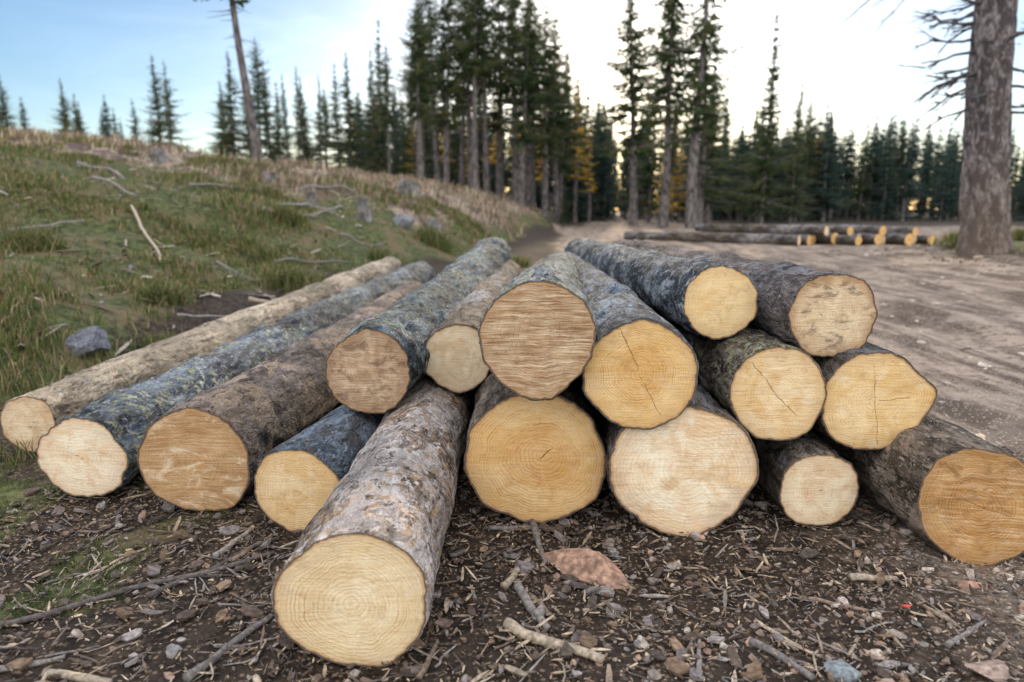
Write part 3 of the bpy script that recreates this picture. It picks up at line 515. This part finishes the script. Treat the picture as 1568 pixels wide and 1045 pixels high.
# ------------------------------------------------------------ trees
def tube(P,r,n=8):
    P=np.asarray(P,float); d=np.gradient(P,axis=0); d/=np.linalg.norm(d,axis=1)[:,None]+1e-9
    ref=np.array([1.,0,0]) if abs(d[0,2])>.7 else np.array([0,0,1.])
    x=np.cross(d,ref); x/=np.linalg.norm(x,axis=1)[:,None]+1e-9; z=np.cross(x,d); th=np.linspace(0,2*np.pi,n,endpoint=False)
    r=np.asarray(r)
    V=P[:,None]+x[:,None]*(r[:,None]*np.cos(th))[...,None]+z[:,None]*(r[:,None]*np.sin(th))[...,None]
    i=np.arange(V.shape[0]*n).reshape(-1,n); ir=np.roll(i,-1,1)
    return V.reshape(-1,3),np.stack([i[:-1],ir[:-1],ir[1:],i[1:]],-1).reshape(-1,4)
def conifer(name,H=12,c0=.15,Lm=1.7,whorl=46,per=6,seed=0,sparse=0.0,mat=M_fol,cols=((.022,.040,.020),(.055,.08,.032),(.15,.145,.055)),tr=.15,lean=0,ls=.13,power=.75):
    r=np.random.default_rng(seed); Vq=[];Fq=[];b=0;Mi=[];Cc=[]
    tz=np.linspace(-.5,H,24); px=.06*np.sin(tz*.5+seed) if lean==0 else lean*(np.clip(tz,0,H)/H)**1.5; P=np.stack([px,.05*np.cos(tz*.4+seed),tz],-1)
    v,f=tube(P,tr*(1-.95*np.clip(tz/H,0,1))*(1+.5*np.exp(-np.clip(tz+.5,0,9)*2)),9); Vq.append(v);Fq.append(f);Mi.append(np.ones(len(f)));Cc.append(np.ones((len(v),3))*.1);b+=len(v)
    TV=[];TC=[]
    for wi in range(whorl):
        t=(wi+r.random()*.9)/whorl; z=H*(c0+(1-c0)*t)*.985
        env=min(1,(t+.03)*7) if c0>.3 else 1
        whl=r.uniform(.6,1.15); lopa=r.uniform(0,6.28); tk=.35+.65*min(1,(1-t)*3.2)
        for k in range(per):
            if r.random()<sparse: continue
            a=r.uniform(0,6.283); L=Lm*((1-t)**power)*r.uniform(.5,1.15)*env*whl*(1+.35*math.cos(a-lopa))+.05
            droop=r.uniform(.25,.65)*(1-t)-.3*t; n=max(2,int(L/ls*.95)); s=np.linspace(.10,1,n)
            ax=np.array([math.cos(a),math.sin(a),0]); side=np.array([-ax[1],ax[0],0])
            ox=np.interp(z,tz,px)
            C=np.array([ox,0,z])+ax*(L*s)[:,None]+np.array([0,0,1])*(-droop*L*s+.35*L*s**2*r.uniform(.3,1.3))[:,None]
            v,f=tube(C[[0,-1]],[.022*L/Lm+.004,.003],3); Vq.append(v);Fq.append(f+b);Mi.append(np.ones(len(f)));Cc.append(np.ones((len(v),3))*.1);b+=len(v)
            m=3; cc=np.repeat(C,m,0); q=len(cc); wd=ls*tk*np.repeat(.5+.95*(1-s),m)
            tipd=side*r.uniform(-1,1,(q,1))+ax*r.uniform(.1,.9,(q,1))+np.array([0,0,1])*r.uniform(-1.1,.15,(q,1)); tipd/=np.linalg.norm(tipd,axis=1)[:,None]
            ortho=np.cross(tipd,r.normal(size=(q,3))); ortho/=np.linalg.norm(ortho,axis=1)[:,None]
            st=cc+r.normal(0,.02,(q,3)); ln=(wd*r.uniform(1.0,2.4,q))[:,None]; w=(wd*r.uniform(.16,.34,q))[:,None]
            TV.append(np.stack([st-ortho*w*.5,st+ortho*w*.5,st+tipd*ln*.6+ortho*w,st+tipd*ln,st+tipd*ln*.6-ortho*w],1).reshape(-1,3))
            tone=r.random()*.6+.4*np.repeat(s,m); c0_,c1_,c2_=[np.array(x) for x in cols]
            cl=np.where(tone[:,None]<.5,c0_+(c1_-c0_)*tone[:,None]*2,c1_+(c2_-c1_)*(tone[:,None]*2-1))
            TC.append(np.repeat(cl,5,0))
    for k in range(int(40*c0*2)):
        z=H*r.uniform(.08,max(c0,.1)); a=r.uniform(0,6.28); l=r.uniform(.2,.9); ox=np.interp(z,tz,px)
        v,f=tube([[ox,0,z],[ox+l*math.cos(a),l*math.sin(a),z-.2*l]],[.02,.005],3); Vq.append(v);Fq.append(f+b);Mi.append(np.ones(len(f)));Cc.append(np.ones((len(v),3))*.1);b+=len(v)
    TV=np.concatenate(TV);TC=np.concatenate(TC); n=len(TV)//5
    F5=b+np.arange(n)[:,None]*5+np.arange(5)[None]
    return mesh_np(name,np.concatenate(Vq+[TV]),[np.concatenate(Fq),F5],[mat,M_trunk],np.concatenate(Cc+[TC]),False,np.concatenate(Mi+[np.zeros(n)]))
LC=((.28,.16,.02),(.58,.36,.035),(.78,.53,.07)); FARC=((.018,.040,.038),(.038,.068,.055),(.07,.095,.07))
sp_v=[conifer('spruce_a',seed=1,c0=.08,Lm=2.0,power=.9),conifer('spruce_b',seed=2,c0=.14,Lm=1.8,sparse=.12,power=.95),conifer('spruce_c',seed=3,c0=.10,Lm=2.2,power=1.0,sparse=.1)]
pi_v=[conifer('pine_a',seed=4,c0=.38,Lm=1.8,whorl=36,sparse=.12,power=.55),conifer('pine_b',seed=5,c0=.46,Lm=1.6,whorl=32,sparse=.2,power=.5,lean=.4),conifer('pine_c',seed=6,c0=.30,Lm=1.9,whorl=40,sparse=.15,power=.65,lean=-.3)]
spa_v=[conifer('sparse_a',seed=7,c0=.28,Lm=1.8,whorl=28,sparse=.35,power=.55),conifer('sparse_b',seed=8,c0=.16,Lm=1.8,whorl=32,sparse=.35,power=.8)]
la_v=[conifer('larch_a',seed=9,c0=.15,Lm=1.6,whorl=30,per=4,mat=M_yel,cols=LC,sparse=.2,ls=.12),conifer('larch_b',seed=10,c0=.3,Lm=1.4,whorl=26,per=4,mat=M_yel,cols=LC,sparse=.25,ls=.12)]  # LC: autumn yellow, brightened in colour to suggest backlit glow between trees
far_v=[conifer('far_a',seed=12,c0=.05,Lm=1.9,whorl=30,per=6,ls=.21,cols=FARC,power=.95),conifer('far_b',seed=13,c0=.25,Lm=1.6,whorl=26,per=6,ls=.21,cols=FARC,power=.9),conifer('far_c',seed=14,c0=.12,Lm=1.7,whorl=28,ls=.21,cols=FARC,power=.9)]  # FARC: bluish green puts distance haze into the foliage colour
cnt={}
def tree(kind,me,x,y,ztop,parent=None,w=1.0,rz=None):
    z=gz(x,y); s=(ztop-z)/12.0
    c=cnt.get(kind,0); cnt[kind]=c+1
    o=obj(kind if c==0 else '%s.%03d'%(kind,c),me,parent); o.location=(x,y,z); o.scale=(s*w,s*w,s); o.rotation_euler=(random.uniform(-.02,.02),random.uniform(-.02,.02),random.uniform(0,6.28) if rz is None else rz)
    return o
for i,(x,y,zt) in enumerate([(-5.0,39,12.6),(-4.3,41,13.9),(-3.5,38,13.6),(-2.4,40,14.6),(-1.4,38.5,13.6),(-.6,42,15.2),(.15,40,15.6),(.9,41,13.6),(1.8,39,11.9),(2.6,42,12.2),(-5.8,44,13.9),(3.1,45,11.2),(-3.0,43,14),(-1.9,37,14.5),(.5,37.5,12.8),(-4.7,36,11),(1.3,44,13)]):
    tree('pine_tree',pi_v[i%3],x,y,zt,w=1.2)
for i,(x,y,zt) in enumerate([(-9.3,50,14.0),(-10.2,52,12.4),(-11.4,50,11.8),(-8.4,48,11.8),(-12.8,52,11.4),(-7.3,52,12.4),(-13.8,51,10.4),(-20.3,57,14.2),(-19.2,56,12.4),(-18.4,58,11.8),(-17.0,58,11.6),(-15.8,60,11),(16.2,45,13.0),(20,50,10.0),(12.6,45,11.6),(22.6,54,9.4),(4.4,55,11.8),(5.6,60,12.2),(7.4,62,11.8),(14.5,52,10),(-5,53,12.4),(-2.6,55,12.8),(1.2,56,13),(2.9,54,12.6),(-6.2,50,12.8),(-3.8,52,11.6),(9.5,48,10),(11.5,50,9.2),(17.5,50,9.2),(25,56,8.8),(28,56,8.4),(31,56,8),(18.8,47,8),(13.4,47,9.5),(-14.8,50,10.8)]):
    tree('spruce_tree',(sp_v+pi_v[:1])[i%4],x,y,zt,w=1.0+.15*(i%3))
for i,(x,y,zt) in enumerate([(9.1,35,15.6),(8.0,37,14.2),(10.3,38,12.6),(7.0,40,13.8)]): tree('pine_tree',(spa_v+pi_v)[[0,2,1,4][i]],x,y,zt,w=1.45)
for i,(x,zt) in enumerate([(-44,12.0),(-41,11.4),(-38.4,11),(-37.6,10.2),(-35.8,11.2),(-33,9.6),(-30.5,9.2),(-28.4,13.0),(-26,12.0),(-24.3,11.6),(-23.2,10.4),(-47,12),(-22.2,12),(-27.4,11),(-21.2,12.7),(-19.8,11.5)]):
    tree('spruce_tree',(sp_v+spa_v)[(i*3)%5],x,60-(i%3)*3,zt,w=1.45)
for x,y,zt in [(-35.6,57,8.6),(-22.6,57,9.8),(-43.4,58,8.4),(-17.5,58,9.6),(-12,52,9.5),(-1.0,47,9.2),(0.4,46,8.6),(-10,53,9),(4.6,50,10.2),(13.6,50,7.8),(23.5,54,7.3),(11.5,48,6.6),(-3,50,7.8),(2.2,50,8.2),(-7,50,7.5),(9.6,44,5.5),(18.6,52,5),(-4.4,46,7.5),(5.2,47,7)]:
    tree('larch_tree',la_v[random.randint(0,1)],x,y,zt,w=1.2)
o=tree('pine_tree',conifer('pine_lean',seed=21,c0=.44,Lm=2.0,whorl=28,per=5,sparse=.3,power=.4,tr=.15),-7.75,21.5,12.8,w=1.1); o.rotation_euler=(0,math.radians(-4.5),0)
for x,y,zt in [(-8.3,36,4.4),(-6.8,33,3.3),(-7.6,22.5,3.2),(-11,30,4.2),(-14,34,4.6),(-5.4,30,2.7),(3.0,40,2.4)]: tree('spruce_sapling',sp_v[random.randint(0,2)],x,y,zt,w=1.7)
forest=bpy.data.objects.new('distant_forest',None); COL.objects.link(forest)
k=0
def ft(x,y,zt,w=1.2,v=None):
    global k
    o=obj('conifer_%d'%k,v or far_v[random.randint(0,2)],forest); z=gz(x,y); s=(zt-z)/12; o.location=(x,y,z); o.scale=(s*w,s*w,s); o.rotation_euler=(0,0,random.uniform(0,6.28)); k+=1
for i in range(170):
    u=i/170; y=62+random.uniform(-6,10)-8*u; x=(18+u*60+random.uniform(-1,1)); ft(x,y,1+.112*y+random.uniform(-1.7,1.6),random.uniform(1.0,1.5))
for i in range(130):
    y=random.uniform(70,90); ft(random.uniform(.3,1.25)*y,y,1+.106*y+random.uniform(-1,1),1.7)
for i in range(120):
    x=random.uniform(-16,30); y=random.uniform(58,88); ft(x*y/66,y,1+(.13 if x>0 else .15)*y+random.uniform(-2.6,1.4),1.3)
for i in range(45): ft(random.uniform(-13,8),random.uniform(50,64),random.uniform(7.0,10.5),1.3)
for i in range(20): ft(random.uniform(13,26),random.uniform(50,62),random.uniform(5.5,8.0),1.5)
for i in range(12): ft(random.uniform(-66,-40),random.uniform(70,80),random.uniform(10,13),1.3)

# ---- big dead spruce, right
def dead_tree():
    r=np.random.default_rng(5); H=11; tz=np.linspace(-.4,H,150); n=80
    px=-.04*np.sin(tz*.6); R=.335*(1-.45*np.clip(tz/H,0,1))+.12*np.exp(-np.clip(tz+.3,0,9)*1.8)
    th=np.linspace(0,2*np.pi,n,endpoint=False); TT,ZZ=np.meshgrid(th,tz)
    rr=R[:,None]*(1+.09*vn(np.cos(TT)*1.5,np.sin(TT)*1.5,ZZ*.7,61))+.035*vn(np.cos(TT)*5,np.sin(TT)*5,ZZ*2.5,62)+.022*vn(np.cos(TT)*12,np.sin(TT)*12,ZZ*6,63)
    rr+=.07*np.exp(-np.clip(ZZ+.4,0,9)*2)*np.cos(TT*5+1)
    V=np.stack([px[:,None]+rr*np.cos(TT),rr*np.sin(TT),ZZ],-1).reshape(-1,3); i=np.arange(len(V)).reshape(-1,n); ir=np.roll(i,-1,1)
    F=[np.stack([i[:-1],ir[:-1],ir[1:],i[1:]],-1).reshape(-1,4)]; Vs=[V]; b=len(V); ntr=len(F[0])
    def branch(p,a,l,r0,up,curve,depth=0):
        nonlocal b
        s=np.linspace(0,1,9); d=np.array([math.cos(a),math.sin(a),0])
        P=np.array(p)+d*(l*s)[:,None]+np.array([0,0,1])*(up*l*s+curve*l*s**2)[:,None]+r.normal(0,.018*l,(9,3))*s[:,None]
        v,f=tube(P,r0*(1-.7*s),6); Vs.append(v);F.append(f+b);b+=len(v)
        if depth<2:
            for q in range(r.integers(4,7) if depth==0 else r.integers(1,4)):
                j=r.integers(3,9); branch(P[j],a+r.choice((-1,1))*r.uniform(.2,.8),l*r.uniform(.22,.5),r0*.5,up+r.uniform(-.5,.5),curve,depth+1)
    for q in range(46):
        z=r.uniform(2.0,7.5); a=r.uniform(0,6.28); branch((.2*math.cos(a),.2*math.sin(a),z),a,r.uniform(.35,.8),r.uniform(.02,.034),r.uniform(-.35,.15),r.uniform(-.3,.25))
    for z,l,up,cv,a in [(3.75,.85,-.25,.45,3.1),(3.3,.95,-.1,-.1,3.2),(3.0,.9,-.15,-.25,3.05),(2.75,.8,-.05,-.3,3.25),(3.5,.7,-.2,.3,2.9),(4.0,.6,-.1,.3,3.4),(2.45,.7,-.35,.1,3.15),(4.95,1.7,-.50,.10,3.12),(5.3,1.1,.1,-.2,3.0),(3.0,.8,-.1,-.2,.2),(3.5,.9,.1,-.4,-.1),(2.4,.7,-.2,.2,.1),(2.7,.8,0,-.3,0)]:
        branch((.2*math.cos(a),.2*math.sin(a),z),a,l,.032,up,cv)
    FF=np.concatenate(F); mi=np.ones(len(FF)); mi[:ntr]=0
    me=mesh_np('dead_spruce',np.concatenate(Vs),[FF],[M_snag,M_twig],smooth=True,midx=mi)
    o=obj('dead_spruce_tree',me); x,y=8.1,11.8; o.location=(x,y,gz(x,y)); o.rotation_euler=(0,math.radians(-4.5),0)
dead_tree()

# ------------------------------------------------------------ light & sky
SE,SR=math.radians(14),math.radians(8)
W=bpy.data.worlds.new('World'); sc.world=W; W.use_nodes=True; nt=W.node_tree; nt.nodes.clear()
class WT(NT):
    def __init__(s): s.t=nt
w=WT()
sky=w.n('ShaderNodeTexSky'); sky.sky_type='NISHITA'; sky.sun_disc=False; sky.sun_elevation=SE; sky.sun_rotation=SR; sky.altitude=600; sky.air_density=1.0; sky.dust_density=1.0; sky.ozone_density=2.5
hs=w.n('ShaderNodeHueSaturation'); hs.inputs['Saturation'].default_value=1.15; nt.links.new(sky.outputs[0],hs.inputs['Color'])
bg=w.n('ShaderNodeBackground'); bg.inputs[1].default_value=.15; nt.links.new(hs.outputs[0],bg.inputs[0])
dr=w.coord('Generated'); sx=w.n('ShaderNodeSeparateXYZ'); w.set(sx.inputs[0],dr)
# unseen veil overhead / opposite the sun, added as fill light; faint cloud wisps sunward
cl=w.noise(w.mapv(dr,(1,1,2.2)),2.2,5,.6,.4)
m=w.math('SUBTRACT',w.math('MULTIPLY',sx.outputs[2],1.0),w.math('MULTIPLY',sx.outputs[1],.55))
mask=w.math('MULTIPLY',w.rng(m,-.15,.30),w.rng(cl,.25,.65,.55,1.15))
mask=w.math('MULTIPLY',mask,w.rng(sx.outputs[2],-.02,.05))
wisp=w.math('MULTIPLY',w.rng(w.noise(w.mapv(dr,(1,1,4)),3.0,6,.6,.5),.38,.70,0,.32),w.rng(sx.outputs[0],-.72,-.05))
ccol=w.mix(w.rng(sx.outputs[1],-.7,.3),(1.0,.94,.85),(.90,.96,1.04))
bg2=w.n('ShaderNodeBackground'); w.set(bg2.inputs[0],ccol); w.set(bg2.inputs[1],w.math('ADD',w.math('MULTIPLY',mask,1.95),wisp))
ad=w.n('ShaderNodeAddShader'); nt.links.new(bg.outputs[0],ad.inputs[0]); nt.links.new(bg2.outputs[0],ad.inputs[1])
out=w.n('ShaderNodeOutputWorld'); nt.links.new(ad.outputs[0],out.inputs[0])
sl=bpy.data.lights.new('sun','SUN'); sl.energy=4.5; sl.angle=math.radians(1.0); sl.color=(1,.78,.52)
so=bpy.data.objects.new('sun',sl); COL.objects.link(so)
d=Vector((math.sin(SR)*math.cos(SE),math.cos(SR)*math.cos(SE),math.sin(SE))); so.rotation_euler=d.to_track_quat('Z','Y').to_euler()

cam=bpy.data.cameras.new('camera'); co=bpy.data.objects.new('camera',cam); COL.objects.link(co)
co.location=(0,0,1.0); co.rotation_euler=(math.radians(90-11),0,0); cam.lens=24; cam.sensor_width=36; cam.clip_end=2000; cam.clip_start=.05
cam.dof.use_dof=True; cam.dof.focus_distance=2.0; cam.dof.aperture_fstop=2.2
sc.camera=co
